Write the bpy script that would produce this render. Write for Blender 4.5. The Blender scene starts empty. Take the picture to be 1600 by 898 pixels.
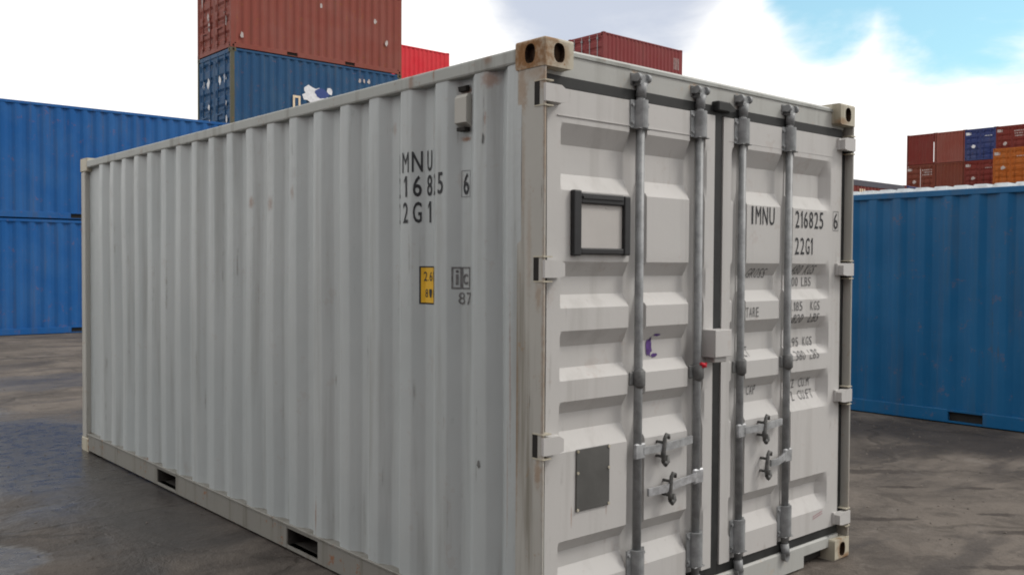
import bpy, bmesh, math, random
from mathutils import Vector, Matrix
R = math.radians
S = bpy.context.scene
COL = S.collection
random.seed(7)

# ------------------------------------------------------------------ camera
cam_d = bpy.data.cameras.new("camera")
cam = bpy.data.objects.new("camera", cam_d)
COL.objects.link(cam)
S.camera = cam
cam_d.sensor_fit = 'HORIZONTAL'
cam_d.sensor_width = 36.0
cam_d.lens = 1448.075 / 1600 * 36.0
cam_d.clip_start = 0.05
cam_d.clip_end = 2000
_yaw, _pitch, _roll = 0.717509796, -0.0242109764, 0.00560726404
fw = Vector((math.cos(_pitch)*math.sin(_yaw), math.cos(_pitch)*math.cos(_yaw), math.sin(_pitch)))
rt = Vector((math.cos(_yaw), -math.sin(_yaw), 0))
up = rt.cross(fw)
r2 = rt*math.cos(_roll) + up*math.sin(_roll)
u2 = -rt*math.sin(_roll) + up*math.cos(_roll)
m = Matrix((r2, u2, -fw)).transposed().to_4x4()
m.translation = Vector((-2.5453, -2.7248, 1.6719))
cam.matrix_world = m

# ------------------------------------------------------------------ light
SUN_EL, SUN_AZ = 46.0, 128.0            # azimuth clockwise from +y
S.view_settings.view_transform = 'Standard'
S.view_settings.look = 'None'
S.view_settings.exposure = 0.0
S.view_settings.gamma = 1.0
S.cycles.filter_width = 1.9
S.cycles.max_bounces = 8

W = bpy.data.worlds.new("World")
S.world = W
W.use_nodes = True
nt = W.node_tree
nt.nodes.clear()


class NT:
    """tiny node helper"""
    def __init__(s, tree):
        s.t = tree

    def n(s, typ, ins=None, **props):
        nd = s.t.nodes.new(typ)
        for k, v in props.items():
            setattr(nd, k, v)
        for k, v in (ins or {}).items():
            sock = nd.inputs[k]
            if hasattr(v, 'is_linked') or isinstance(v, bpy.types.NodeSocket):
                s.t.links.new(v, sock)
            else:
                sock.default_value = v
        return nd

    def math(s, op, a, b=0.0, c=0.0, clamp=False):
        nd = s.n('ShaderNodeMath', {0: a, 1: b, 2: c}, operation=op, use_clamp=clamp)
        return nd.outputs[0]

    def ramp(s, f, lo, hi, a=0.0, b=1.0):
        nd = s.n('ShaderNodeMapRange', {'Value': f, 'From Min': lo, 'From Max': hi, 'To Min': a, 'To Max': b},
                 interpolation_type='SMOOTHSTEP')
        return nd.outputs[0]

    def mix(s, f, a, b, mode='MIX'):
        nd = s.n('ShaderNodeMix', {}, data_type='RGBA', blend_type=mode)
        for k, v in ((0, f), (6, a), (7, b)):
            if isinstance(v, bpy.types.NodeSocket):
                s.t.links.new(v, nd.inputs[k])
            else:
                nd.inputs[k].default_value = v if k == 0 or len(v) == 4 else (*v, 1)
        return nd.outputs[2]

    def noise(s, vec, scale, detail=4, rough=0.55, dist=0.0):
        nd = s.n('ShaderNodeTexNoise', {'Vector': vec, 'Scale': scale, 'Detail': detail, 'Roughness': rough,
                                        'Distortion': dist})
        return nd.outputs[0]

    def mapping(s, vec, loc=(0, 0, 0), scale=(1, 1, 1), rot=(0, 0, 0)):
        return s.n('ShaderNodeMapping', {'Vector': vec, 'Location': loc, 'Scale': scale, 'Rotation': rot}).outputs[0]

    def link(s, a, b):
        s.t.links.new(a, b)


N = NT(nt)
tc = N.n('ShaderNodeTexCoord')
gen = tc.outputs['Generated']
sky = N.n('ShaderNodeTexSky', sky_type='NISHITA', sun_disc=False, sun_elevation=R(SUN_EL), sun_rotation=R(SUN_AZ))
sky.air_density = 1.2
sky.dust_density = 1.0
mp = N.mapping(gen, scale=(1.0, 1.0, 2.4), loc=(0.3, 0.1, 0))
big = N.noise(mp, 2.1, 7, 0.55, 0.25)
fine = N.noise(mp, 6.0, 6, 0.6, 0.3)


def dirspot(d, inner, outer):
    dot = N.n('ShaderNodeVectorMath', {0: gen, 1: Vector(d).normalized()}, operation='DOT_PRODUCT').outputs['Value']
    return N.ramp(dot, math.cos(R(outer)), math.cos(R(inner)))


# cloud cover: 1 = cloud; a ragged opening of blue to the upper right, another at the zenith side
open1 = N.math('MAXIMUM', dirspot((0.893, 0.385, 0.290), 1.5, 9.5), dirspot((0.836, 0.487, 0.262), 0.5, 5.5))
hole = N.math('MULTIPLY', open1, 0.52)
cov = N.math('SUBTRACT', N.math('ADD', big, N.math('MULTIPLY', fine, 0.55)), hole)
cover = N.ramp(cov, 0.29, 0.54, 0.16, 1.0)
# cloud brightness: mostly burnt out white, grey-blue undersides here and there
greyspot = N.math('ADD', N.math('MULTIPLY', dirspot((0.70, 0.66, 0.285), 0.5, 9), 0.50),
                  N.math('MULTIPLY', dirspot((0.10, 0.985, 0.13), 1, 10), 0.22))
shade = N.ramp(N.math('SUBTRACT', N.math('ADD', N.math('MULTIPLY', big, 0.7), N.math('MULTIPLY', fine, 0.5)), greyspot),
               0.10, 0.50)
ccol = N.mix(shade, (0.50, 0.545, 0.64), (1.0, 0.99, 0.97))
skyc = N.mix(1.0, sky.outputs[0], (0.66, 1.14, 1.12), 'MULTIPLY')
bg1 = N.n('ShaderNodeBackground', {'Color': skyc, 'Strength': 0.14})
bg2 = N.n('ShaderNodeBackground', {'Color': ccol, 'Strength': 1.22})
mixs = N.n('ShaderNodeMixShader', {0: cover, 1: bg1.outputs[0], 2: bg2.outputs[0]})
outw = N.n('ShaderNodeOutputWorld', {'Surface': mixs.outputs[0]})

sun_d = bpy.data.lights.new("sun", 'SUN')
sun_d.energy = 1.5
sun_d.angle = R(14)
sun_d.color = (1.0, 0.95, 0.88)
sun = bpy.data.objects.new("sun", sun_d)
COL.objects.link(sun)
sd = Vector((math.sin(R(SUN_AZ))*math.cos(R(SUN_EL)), math.cos(R(SUN_AZ))*math.cos(R(SUN_EL)), math.sin(R(SUN_EL))))
sun.rotation_euler = sd.to_track_quat('Z', 'Y').to_euler()
sun.location = (0, -10, 20)


# ------------------------------------------------------------------ materials
def new_mat(name):
    mt = bpy.data.materials.new(name)
    mt.use_nodes = True
    mt.node_tree.nodes.clear()
    q = NT(mt.node_tree)
    b = q.n('ShaderNodeBsdfPrincipled')
    o = q.n('ShaderNodeOutputMaterial', {'Surface': b.outputs[0]})
    return mt, q, b


def paint(name, rgb, rough=0.5, dirt=0.25, rust=0.15, rustc=(0.16, 0.062, 0.022), dirtc=(0.10, 0.085, 0.06),
          fade=None, spots=(), bump=0.25, spec=0.25):
    """weathered container paint; spots = (x, y, z, rx, ry, rz, strength) of rust stains in object space"""
    mt, q, b = new_mat(name)
    t = q.n('ShaderNodeTexCoord')
    co = t.outputs['Object']
    oi = q.n('ShaderNodeObjectInfo')
    co2 = q.n('ShaderNodeVectorMath', {0: co, 1: q.n('ShaderNodeVectorMath', {0: oi.outputs['Location'], 1: (0.37, 0.61, 0.23)},
              operation='MULTIPLY').outputs[0]}, operation='ADD').outputs[0]
    n1 = q.noise(co2, 0.9, 6, 0.6)
    n2 = q.noise(co2, 7.0, 5, 0.6)
    n3 = q.noise(co2, 38.0, 4, 0.6)
    st = q.noise(q.mapping(co2, scale=(9, 9, 0.55)), 1.0, 5, 0.6)
    st2 = q.noise(q.mapping(co2, scale=(32, 32, 1.6), loc=(3, 1, 2)), 1.0, 4, 0.6)
    f = fade or tuple(min(1, c*0.82 + 0.07*sum(rgb)/3 + 0.02) for c in rgb)
    base = q.mix(q.ramp(n1, 0.35, 0.68), rgb, f)
    base = q.mix(q.math('MULTIPLY', q.ramp(st, 0.50, 0.72), dirt), base, dirtc)
    base = q.mix(q.math('MULTIPLY', q.math('MULTIPLY', q.ramp(st2, 0.60, 0.72), q.ramp(n2, 0.45, 0.65)), dirt*1.6, clamp=True),
                 base, tuple(c*0.6 for c in dirtc))
    rm = q.math('MULTIPLY', q.ramp(q.math('ADD', q.math('MULTIPLY', n2, 0.65), q.math('MULTIPLY', n3, 0.35)), 0.585, 0.64), rust*3.2, clamp=True)
    for (x, y, z, rx, ry, rz, s) in spots:
        v = q.mapping(co, loc=(-x/rx, -y/ry, -z/rz), scale=(1/rx, 1/ry, 1/rz))
        ln = q.n('ShaderNodeVectorMath', {0: v}, operation='LENGTH').outputs['Value']
        ln = q.math('ADD', ln, q.math('MULTIPLY', q.math('SUBTRACT', n3, 0.5), 1.3))
        rm = q.math('MAXIMUM', rm, q.math('MULTIPLY', q.ramp(ln, 1.05, 0.15), s))
    rc = q.mix(n3, rustc, tuple(c*2.1 for c in rustc))
    col = q.mix(rm, base, rc)
    q.link(col, b.inputs['Base Color'])
    rr = q.math('ADD', q.math('MULTIPLY', n2, 0.25), rough - 0.12)
    rr = q.math('ADD', rr, q.math('MULTIPLY', rm, 0.3), clamp=True)
    q.link(rr, b.inputs['Roughness'])
    b.inputs['Specular IOR Level'].default_value = spec
    h = q.math('ADD', q.math('MULTIPLY', n1, 1.2), q.math('ADD', q.math('MULTIPLY', n2, 0.16), q.math('MULTIPLY', rm, 0.05)))
    bp = q.n('ShaderNodeBump', {'Strength': bump, 'Distance': 0.03, 'Height': h})
    q.link(bp.outputs[0], b.inputs['Normal'])
    return mt


def plain(name, rgb, rough=0.5, metal=0.0, var=0.3, scale=20.0, spec=0.4):
    mt, q, b = new_mat(name)
    t = q.n('ShaderNodeTexCoord')
    n = q.noise(t.outputs['Object'], scale, 5, 0.6)
    c = q.mix(q.ramp(n, 0.3, 0.7), tuple(x*(1-var) for x in rgb), tuple(min(1, x*(1+var*0.6)) for x in rgb))
    q.link(c, b.inputs['Base Color'])
    q.link(q.math('ADD', q.math('MULTIPLY', n, 0.3), rough-0.15, clamp=True), b.inputs['Roughness'])
    b.inputs['Metallic'].default_value = metal
    b.inputs['Specular IOR Level'].default_value = spec
    return mt


GREY = (0.425, 0.430, 0.420)
M_side = paint("grey_side_paint", (0.405, 0.437, 0.442), dirt=0.26, rust=0.03, fade=(0.435, 0.462, 0.464), spec=0.5, rough=0.42, bump=0.45, spots=[
    (0.02, 0.56, 2.45, 0.30, 0.05, 0.025, 0.85), (0.02, 0.56, 2.235, 0.30, 0.05, 0.016, 0.8),
    (0.01, 2.66, 2.05, 0.30, 0.045, 0.05, 0.5), (0.03, 2.40, 2.03, 0.30, 0.05, 0.06, 0.42), (0.03, 2.12, 2.08, 0.30, 0.03, 0.05, 0.35), (0.02, 1.13, 2.34, 0.30, 0.02, 0.05, 0.3), (0.02, 1.92, 0.34, 0.30, 0.012, 0.20, 0.62), (0.02, 1.85, 0.28, 0.30, 0.010, 0.15, 0.6),
    (0.01, 0.36, 2.47, 0.30, 0.07, 0.05, 0.55), (0.0, 0.21, 1.2, 0.30, 0.008, 0.5, 0.4),
    (0.0, 0.23, 0.75, 0.30, 0.008, 0.4, 0.35), (0.0, 0.38, 2.30, 0.30, 0.012, 0.04, 0.5),
    (0.01, 0.80, 2.30, 0.30, 0.01, 0.07, 0.4), (0.0, 1.35, 2.17, 0.30, 0.03, 0.03, 0.3)])
M_rail = paint("grey_rail_paint", (0.38, 0.395, 0.375), dirt=0.42, rust=0.16, spots=[
    (0, 0.93, 2.54, 0.1, 0.03, 0.06, 0.5), (0, 0.75, 2.55, 0.1, 0.012, 0.05, 0.6), (0, 0.36, 2.55, 0.1, 0.04, 0.03, 0.4)])
M_sill = paint("grey_bottom_rail_paint", (0.235, 0.228, 0.205), dirt=0.65, rust=0.25)
M_post = paint("grey_post_paint", (0.44, 0.432, 0.398), dirt=0.65, dirtc=(0.12, 0.10, 0.065), rust=0.10, rustc=(0.19, 0.105, 0.045), spots=[(0, 0.0, 1.3, 0.03, 0.02, 0.9, 0.4), (0, 0.0, 2.43, 0.05, 0.07, 0.07, 0.6), (0, 0.14, 2.40, 0.06, 0.05, 0.16, 0.5), (0.01, 0.0, 2.2, 0.02, 0.015, 0.4, 0.5), (0, 0.09, 1.75, 0.06, 0.02, 0.3, 0.25),
    (0, 0.03, 0.83, 0.08, 0.03, 0.09, 0.55), (0, 0.03, 1.55, 0.08, 0.03, 0.08, 0.4), (0, 0.0, 2.35, 0.1, 0.014, 0.25, 0.5),
    (0, 0.15, 2.30, 0.06, 0.012, 0.35, 0.42), (0, 0.13, 2.05, 0.06, 0.02, 0.3, 0.25), (0, 0.04, 2.45, 0.1, 0.12, 0.04, 0.4),
    (0, 0.16, 1.0, 0.06, 0.01, 0.6, 0.45), (2.438, 0, 0.3, 0.03, 0.05, 0.5, 0.3)])
M_door = paint("grey_door_paint", (0.50, 0.492, 0.482), dirt=0.14, rust=0.03, fade=(0.525, 0.512, 0.50), bump=0.2, spots=[
    (0.215, 0.05, 0.60, 0.006, 0.1, 0.06, 0.5), (0.43, 0.05, 0.60, 0.006, 0.1, 0.04, 0.35)])
M_head = paint("grey_header_paint", (0.44, 0.445, 0.425), dirt=0.14, rust=0.05, rustc=(0.30, 0.16, 0.045), spots=[
    (0.60, 0, 2.515, 0.045, 0.1, 0.05, 0.75), (1.03, 0, 2.52, 0.055, 0.1, 0.06, 0.9),
    (1.37, 0, 2.505, 0.045, 0.1, 0.045, 0.8), (1.80, 0, 2.50, 0.04, 0.1, 0.04, 0.5)])
M_cast = paint("rusty_casting_paint", (0.50, 0.462, 0.365), dirt=0.7, rust=0.4, rustc=(0.15, 0.068, 0.020), dirtc=(0.13, 0.095, 0.045), spots=[(0.0, 0.10, 2.53, 0.14, 0.20, 0.16, 0.95), (0.04, 0.0, 2.59, 0.07, 0.08, 0.05, 0.8), (0.11, 0.0, 2.53, 0.05, 0.05, 0.075, 0.55),
    (0.0, 0.09, 2.53, 0.05, 0.085, 0.07, 0.85), (0.0, 0.0, 2.50, 0.02, 0.03, 0.08, 0.8), (0.08, 0, 2.53, 0.055, 0.05, 0.06, 0.7),
    (2.30, 0, 2.49, 0.09, 0.06, 0.03, 0.6), (2.34, 0, 0.06, 0.06, 0.06, 0.09, 0.6), (2.40, 0, 0.0, 0.08, 0.1, 0.05, 0.8)])
M_rusthole = plain("rusty_casting_hole", (0.050, 0.026, 0.013), 0.9, var=0.6, scale=40)
M_steel = plain("galvanised_steel", (0.27, 0.28, 0.287), 0.5, 0.15, var=0.28, scale=16)
M_steel_l = plain("bright_galvanised_steel", (0.50, 0.51, 0.53), 0.35, 0.5, var=0.25, scale=30)
M_steel_d = plain("grimy_steel", (0.135, 0.135, 0.132), 0.6, 0.3, var=0.5, scale=30)
M_pocket = plain("pocket_shade", (0.07, 0.065, 0.058), 0.85, var=0.4)  # tone darkened to paint the shade inside the fork pockets
M_guide = plain("worn_guide_steel", (0.15, 0.152, 0.152), 0.6, 0.2, var=0.35, scale=25)
M_handle = plain("galvanised_handle", (0.36, 0.37, 0.38), 0.45, 0.25, var=0.28, scale=26)
M_rubber = plain("black_rubber_gasket", (0.020, 0.021, 0.021), 0.6, var=0.4, scale=12)
M_dark = plain("recess_shade", (0.022, 0.020, 0.018), 0.9, var=0.3)  # near-black, stands in for shade in gaps, openings and undersides
M_ink = plain("black_lettering_paint", (0.020, 0.022, 0.026), 0.6, var=0.3, scale=60)
M_ink2 = plain("faded_lettering_paint", (0.15, 0.15, 0.152), 0.7, var=0.35, scale=60)
M_yellow = plain("yellow_sticker", (0.72, 0.42, 0.02), 0.5, var=0.12, scale=8)
M_plate = plain("grey_data_plate", (0.095, 0.094, 0.090), 0.55, var=0.18, scale=6)
M_frame = plain("black_plastic_frame", (0.018, 0.018, 0.020), 0.4, var=0.25)
M_card = plain("pale_card", (0.50, 0.48, 0.46), 0.6, var=0.06, scale=4)
M_red = plain("red_plastic", (0.55, 0.012, 0.03), 0.4, var=0.15)
M_purple = plain("purple_smear", (0.10, 0.045, 0.20), 0.7, var=0.4, scale=40)
M_pink = plain("faded_pink_print", (0.45, 0.20, 0.24), 0.7, var=0.3, scale=50)
M_floor = plain("container_floor", (0.10, 0.07, 0.04), 0.9)
M_roof_pale = paint("chalky_roof", (0.46, 0.50, 0.53), dirt=0.35, rust=0.12)
M_white = plain("white_print", (0.72, 0.72, 0.74), 0.6, var=0.15, scale=9)
M_white_dull = plain("dull_white_print", (0.46, 0.40, 0.38), 0.7, var=0.3, scale=9)
M_cream = plain("cream_print", (0.75, 0.60, 0.42), 0.7, var=0.15, scale=9)
M_logo_blue = plain("blue_print", (0.03, 0.06, 0.22), 0.6, var=0.2)

PAINTS = {
    'royal_blue': paint("royal_blue_paint", (0.010, 0.088, 0.285), dirt=0.24, rust=0.08, fade=(0.024, 0.108, 0.30), spec=0.15),
    'deep_blue': paint("deep_blue_paint", (0.003, 0.085, 0.215), dirt=0.2, rust=0.06, fade=(0.010, 0.105, 0.25), rough=0.38, spec=0.3),
    'slate_blue': paint("slate_blue_paint", (0.018, 0.070, 0.16), dirt=0.22, rust=0.10, fade=(0.03, 0.085, 0.17), spec=0.15),
    'ink_blue': paint("ink_blue_paint", (0.02, 0.035, 0.14), dirt=0.2, rust=0.12),
    'brown': paint("red_brown_paint", (0.225, 0.060, 0.045), dirt=0.18, rust=0.2, fade=(0.235, 0.078, 0.062), spec=0.12),
    'maroon': paint("maroon_paint", (0.215, 0.042, 0.044), dirt=0.15, rust=0.15, fade=(0.22, 0.055, 0.055), spec=0.12),
    'oxide': paint("red_oxide_paint", (0.165, 0.026, 0.021), dirt=0.2, rust=0.2, fade=(0.17, 0.036, 0.03), spec=0.12),
    'rust': paint("rusty_brown_paint", (0.165, 0.042, 0.026), dirt=0.25, rust=0.4, fade=(0.17, 0.05, 0.034), spec=0.12),
    'red': paint("bright_red_paint", (0.64, 0.030, 0.045), dirt=0.06, rust=0.04, fade=(0.64, 0.05, 0.06), spec=0.15),
    'orange': paint("orange_paint", (0.37, 0.092, 0.014), dirt=0.3, rust=0.25, fade=(0.37, 0.11, 0.025), spec=0.12),
}


# ------------------------------------------------------------------ mesh helpers
class MB:
    def __init__(s):
        s.bm = bmesh.new()
        s.mi = 0

    def face(s, pts, mi=None):
        f = s.bm.faces.new([s.bm.verts.new(p) for p in pts])
        f.material_index = s.mi if mi is None else mi
        return f

    def box(s, x0, x1, y0, y1, z0, z1, bev=0.0, mi=None, seg=1):
        vs = [s.bm.verts.new(p) for p in ((x0, y0, z0), (x1, y0, z0), (x1, y1, z0), (x0, y1, z0),
                                          (x0, y0, z1), (x1, y0, z1), (x1, y1, z1), (x0, y1, z1))]
        fs = [s.bm.faces.new([vs[i] for i in q]) for q in ((3, 2, 1, 0), (4, 5, 6, 7), (0, 1, 5, 4), (1, 2, 6, 5), (2, 3, 7, 6), (3, 0, 4, 7))]
        for f in fs:
            f.material_index = s.mi if mi is None else mi
        if bev:
            es = list({e for f in fs for e in f.edges})
            bmesh.ops.bevel(s.bm, geom=es, offset=bev, segments=seg, profile=0.5, affect='EDGES')
        return vs

    def tube(s, pts, r, seg=10, cap=True, mi=None):
        """pts: list of points, r: radius or list"""
        pts = [Vector(p) for p in pts]
        rs = r if isinstance(r, (list, tuple)) else [r]*len(pts)
        rings = []
        d0 = (pts[1]-pts[0]).normalized()
        ax = Vector((0, 0, 1)) if abs(d0.z) < 0.9 else Vector((1, 0, 0))
        u = d0.cross(ax).normalized()
        for i, p in enumerate(pts):
            d = (pts[min(i+1, len(pts)-1)] - pts[max(i-1, 0)]).normalized()
            u = (u - d*u.dot(d)).normalized()
            v = d.cross(u)
            rings.append([s.bm.verts.new(p + (u*math.cos(2*math.pi*k/seg) + v*math.sin(2*math.pi*k/seg))*rs[i]) for k in range(seg)])
        for a, b in zip(rings, rings[1:]):
            for k in range(seg):
                f = s.bm.faces.new((a[k], a[(k+1) % seg], b[(k+1) % seg], b[k]))
                f.material_index = s.mi if mi is None else mi
                f.smooth = True
        if cap:
            for rg, rev in ((rings[0], True), (rings[-1], False)):
                f = s.bm.faces.new(rg[::-1] if rev else rg)
                f.material_index = s.mi if mi is None else mi

    def prism(s, poly, axis, a, b, mi=None):
        """poly in the two other axes (cyclic order x,y,z), extruded along axis from a to b"""
        def P(u, v, w):
            p = [0, 0, 0]
            o = {0: (1, 2), 1: (0, 2), 2: (0, 1)}[axis]
            p[o[0]], p[o[1]], p[axis] = u, v, w
            return p
        A = [s.bm.verts.new(P(u, v, a)) for u, v in poly]
        B = [s.bm.verts.new(P(u, v, b)) for u, v in poly]
        k = len(poly)
        fs = [s.bm.faces.new((A[i], A[(i+1) % k], B[(i+1) % k], B[i])) for i in range(k)]
        fs += [s.bm.faces.new(A[::-1]), s.bm.faces.new(B)]
        for f in fs:
            f.material_index = s.mi if mi is None else mi

    def mesh(s, name, mats=(), smooth=None):
        bmesh.ops.recalc_face_normals(s.bm, faces=s.bm.faces)
        me = bpy.data.meshes.new(name)
        s.bm.to_mesh(me)
        s.bm.free()
        for mt in mats:
            me.materials.append(mt)
        return me

    def build(s, name, mats, parent=None, kind=None):
        if not isinstance(mats, (list, tuple)):
            mats = [mats]
        return link(name, s.mesh(name, mats), parent, kind)


def link(name, me, parent=None, kind=None):
    o = bpy.data.objects.new(name, me)
    COL.objects.link(o)
    if parent is not None:
        o.parent = parent
    if kind:
        o['kind'] = kind
    return o


def thing(name, label, cat, loc=(0, 0, 0), rz=0.0, group=None):
    o = bpy.data.objects.new(name, None)
    COL.objects.link(o)
    o.location = loc
    o.rotation_euler = (0, 0, rz)
    o.empty_display_size = 0.3
    o['label'] = label
    o['category'] = cat
    if group:
        o['group'] = group
    return o


def casting_mesh(name, sx, sy, sz, ex, ey, ez, org, mats):
    """corner casting box; ex,ey,ez: which outer faces (sign) carry an oval hole; org = min corner"""
    b = MB()
    x0, y0, z0 = org
    x1, y1, z1 = x0+sx, y0+sy, z0+sz
    # each face as function (u,v,depth)->point
    faces = {
        'x-': (lambda u, v, d: (x0+d, y0+u*sy, z0+v*sz), ex < 0, sy, sz), 'x+': (lambda u, v, d: (x1-d, y0+u*sy, z0+v*sz), ex > 0, sy, sz),
        'y-': (lambda u, v, d: (x0+u*sx, y0+d, z0+v*sz), ey < 0, sx, sz), 'y+': (lambda u, v, d: (x0+u*sx, y1-d, z0+v*sz), ey > 0, sx, sz),
        'z-': (lambda u, v, d: (x0+u*sx, y0+v*sy, z0+d), ez < 0, sx, sy), 'z+': (lambda u, v, d: (x0+u*sx, y0+v*sy, z1-d), ez > 0, sx, sy)}
    for key, (P, hole, a, c) in faces.items():
        if not hole:
            b.face([P(0, 0, 0), P(1, 0, 0), P(1, 1, 0), P(0, 1, 0)])
            continue
        n = 24
        rect, ov = [], []
        hw, hh = (0.031, 0.0395) if key[0] != 'z' else (0.062, 0.032)
        for k in range(n):
            t = 2*math.pi*(k+0.5)/n
            cx, cy = math.cos(t), math.sin(t)
            sc = 1/max(abs(cx), abs(cy))
            rect.append((0.5+0.5*cx*sc, 0.5+0.5*cy*sc))
            e = 2.6
            rr = (abs(cx)**e + abs(cy)**e)**(-1/e)
            ov.append((0.5 + hw*cx*rr/a, 0.5 + hh*cy*rr/c))
        for k in range(n):
            j = (k+1) % n
            pts = [P(*rect[k], 0), P(*rect[j], 0), P(*ov[j], 0), P(*ov[k], 0)]
            ka, ja = rect[k], rect[j]
            if abs(ka[0]-ja[0]) > 1e-6 and abs(ka[1]-ja[1]) > 1e-6:  # corner between
                cnr = (round((ka[0]+ja[0])/2), round((ka[1]+ja[1])/2))
                pts = [P(*ka, 0), P(*cnr, 0), P(*ja, 0), P(*ov[j], 0), P(*ov[k], 0)]
            b.face(pts)
            b.face([P(*ov[k], 0), P(*ov[j], 0), P(*ov[j], 0.028), P(*ov[k], 0.028)], 1)
        b.face([P(*o, 0.028) for o in ov], 1)
    bmesh.ops.remove_doubles(b.bm, verts=b.bm.verts, dist=1e-5)
    es = [e for e in b.bm.edges if len(e.link_faces) == 2 and e.calc_face_angle(0) > 1.2
          and all(f.material_index == 0 for f in e.link_faces)]
    bmesh.ops.recalc_face_normals(b.bm, faces=b.bm.faces)
    bmesh.ops.bevel(b.bm, geom=es, offset=0.012, segments=3, profile=0.5, affect='EDGES')
    return b.mesh(name, mats)


# ------------------------------------------------------------------ lettering
_font_cache = {}


def text_bm(body, bold=0.0):
    """flat text normalised to the unit box, as (verts, faces)"""
    key = (body, bold)
    if key in _font_cache:
        return _font_cache[key]
    if body == '1':
        r = ([(0.46, 0), (1, 0), (1, 1), (0.46, 1), (0, 0.64), (0.46, 0.84), (0.46, 1.0), (0, 0.80)], [(0, 1, 2, 3), (4, 5, 6, 7)])
        _font_cache[key] = r
        return r
    cu = bpy.data.curves.new("t", 'FONT')
    cu.body = body
    cu.offset = bold
    cu.resolution_u = 3
    cu.fill_mode = 'FRONT'
    ob = bpy.data.objects.new("t", cu)
    COL.objects.link(ob)
    dg = bpy.context.evaluated_depsgraph_get()
    dg.update()
    me = bpy.data.meshes.new_from_object(ob.evaluated_get(dg))
    vs = [v.co.copy() for v in me.vertices]
    fs = [tuple(p.vertices) for p in me.polygons]
    bpy.data.objects.remove(ob)
    bpy.data.curves.remove(cu)
    bpy.data.meshes.remove(me)
    x0, x1 = min(v.x for v in vs), max(v.x for v in vs)
    y0, y1 = min(v.y for v in vs), max(v.y for v in vs)
    r = ([((v.x-x0)/(x1-x0), (v.y-y0)/(y1-y0)) for v in vs], fs)
    _font_cache[key] = r
    return r


def decal(name, parent, mat, texts=(), polys=(), mapper=None, cuts_u=(), cuts_v=(), skip=None):
    """texts: (body, u0, u1, v0, v1, bold); polys: lists of (u,v). mapper(u,v)->3D"""
    bm = bmesh.new()
    for body, ua, ub, va, vb, bold in texts:
        vs, fs = text_bm(body, bold)
        V = [bm.verts.new((ua+(ub-ua)*x, va+(vb-va)*y, 0)) for x, y in vs]
        for f in fs:
            try:
                bm.faces.new([V[i] for i in f])
            except ValueError:
                pass
    for pl in polys:
        bm.faces.new([bm.verts.new((u, v, 0)) for u, v in pl])
    for c in cuts_u:
        bmesh.ops.bisect_plane(bm, geom=bm.verts[:]+bm.edges[:]+bm.faces[:], plane_co=(c, 0, 0), plane_no=(1, 0, 0), dist=1e-6)
    for c in cuts_v:
        bmesh.ops.bisect_plane(bm, geom=bm.verts[:]+bm.edges[:]+bm.faces[:], plane_co=(0, c, 0), plane_no=(0, 1, 0), dist=1e-6)
    if skip:
        bmesh.ops.delete(bm, geom=[f for f in bm.faces if skip(f.calc_center_median())], context='FACES')
    for v in bm.verts:
        v.co = mapper(v.co.x, v.co.y)
    me = bpy.data.meshes.new(name)
    bm.to_mesh(me)
    bm.free()
    me.materials.append(mat)
    return link(name, me, parent)


def frame_polys(u0, u1, v0, v1, w):
    return [[(u0, v0), (u1, v0), (u1, v0+w), (u0, v0+w)], [(u0, v1-w), (u1, v1-w), (u1, v1), (u0, v1)],
            [(u0, v0+w), (u0+w, v0+w), (u0+w, v1-w), (u0, v1-w)], [(u1-w, v0+w), (u1, v0+w), (u1, v1-w), (u1-w, v1-w)]]


# ------------------------------------------------------------------ ground and sky setting
def ground_z(x, y):
    t = min(1, max(0, (y-8)/10))
    return 0.06*t*t*(3-2*t)


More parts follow.
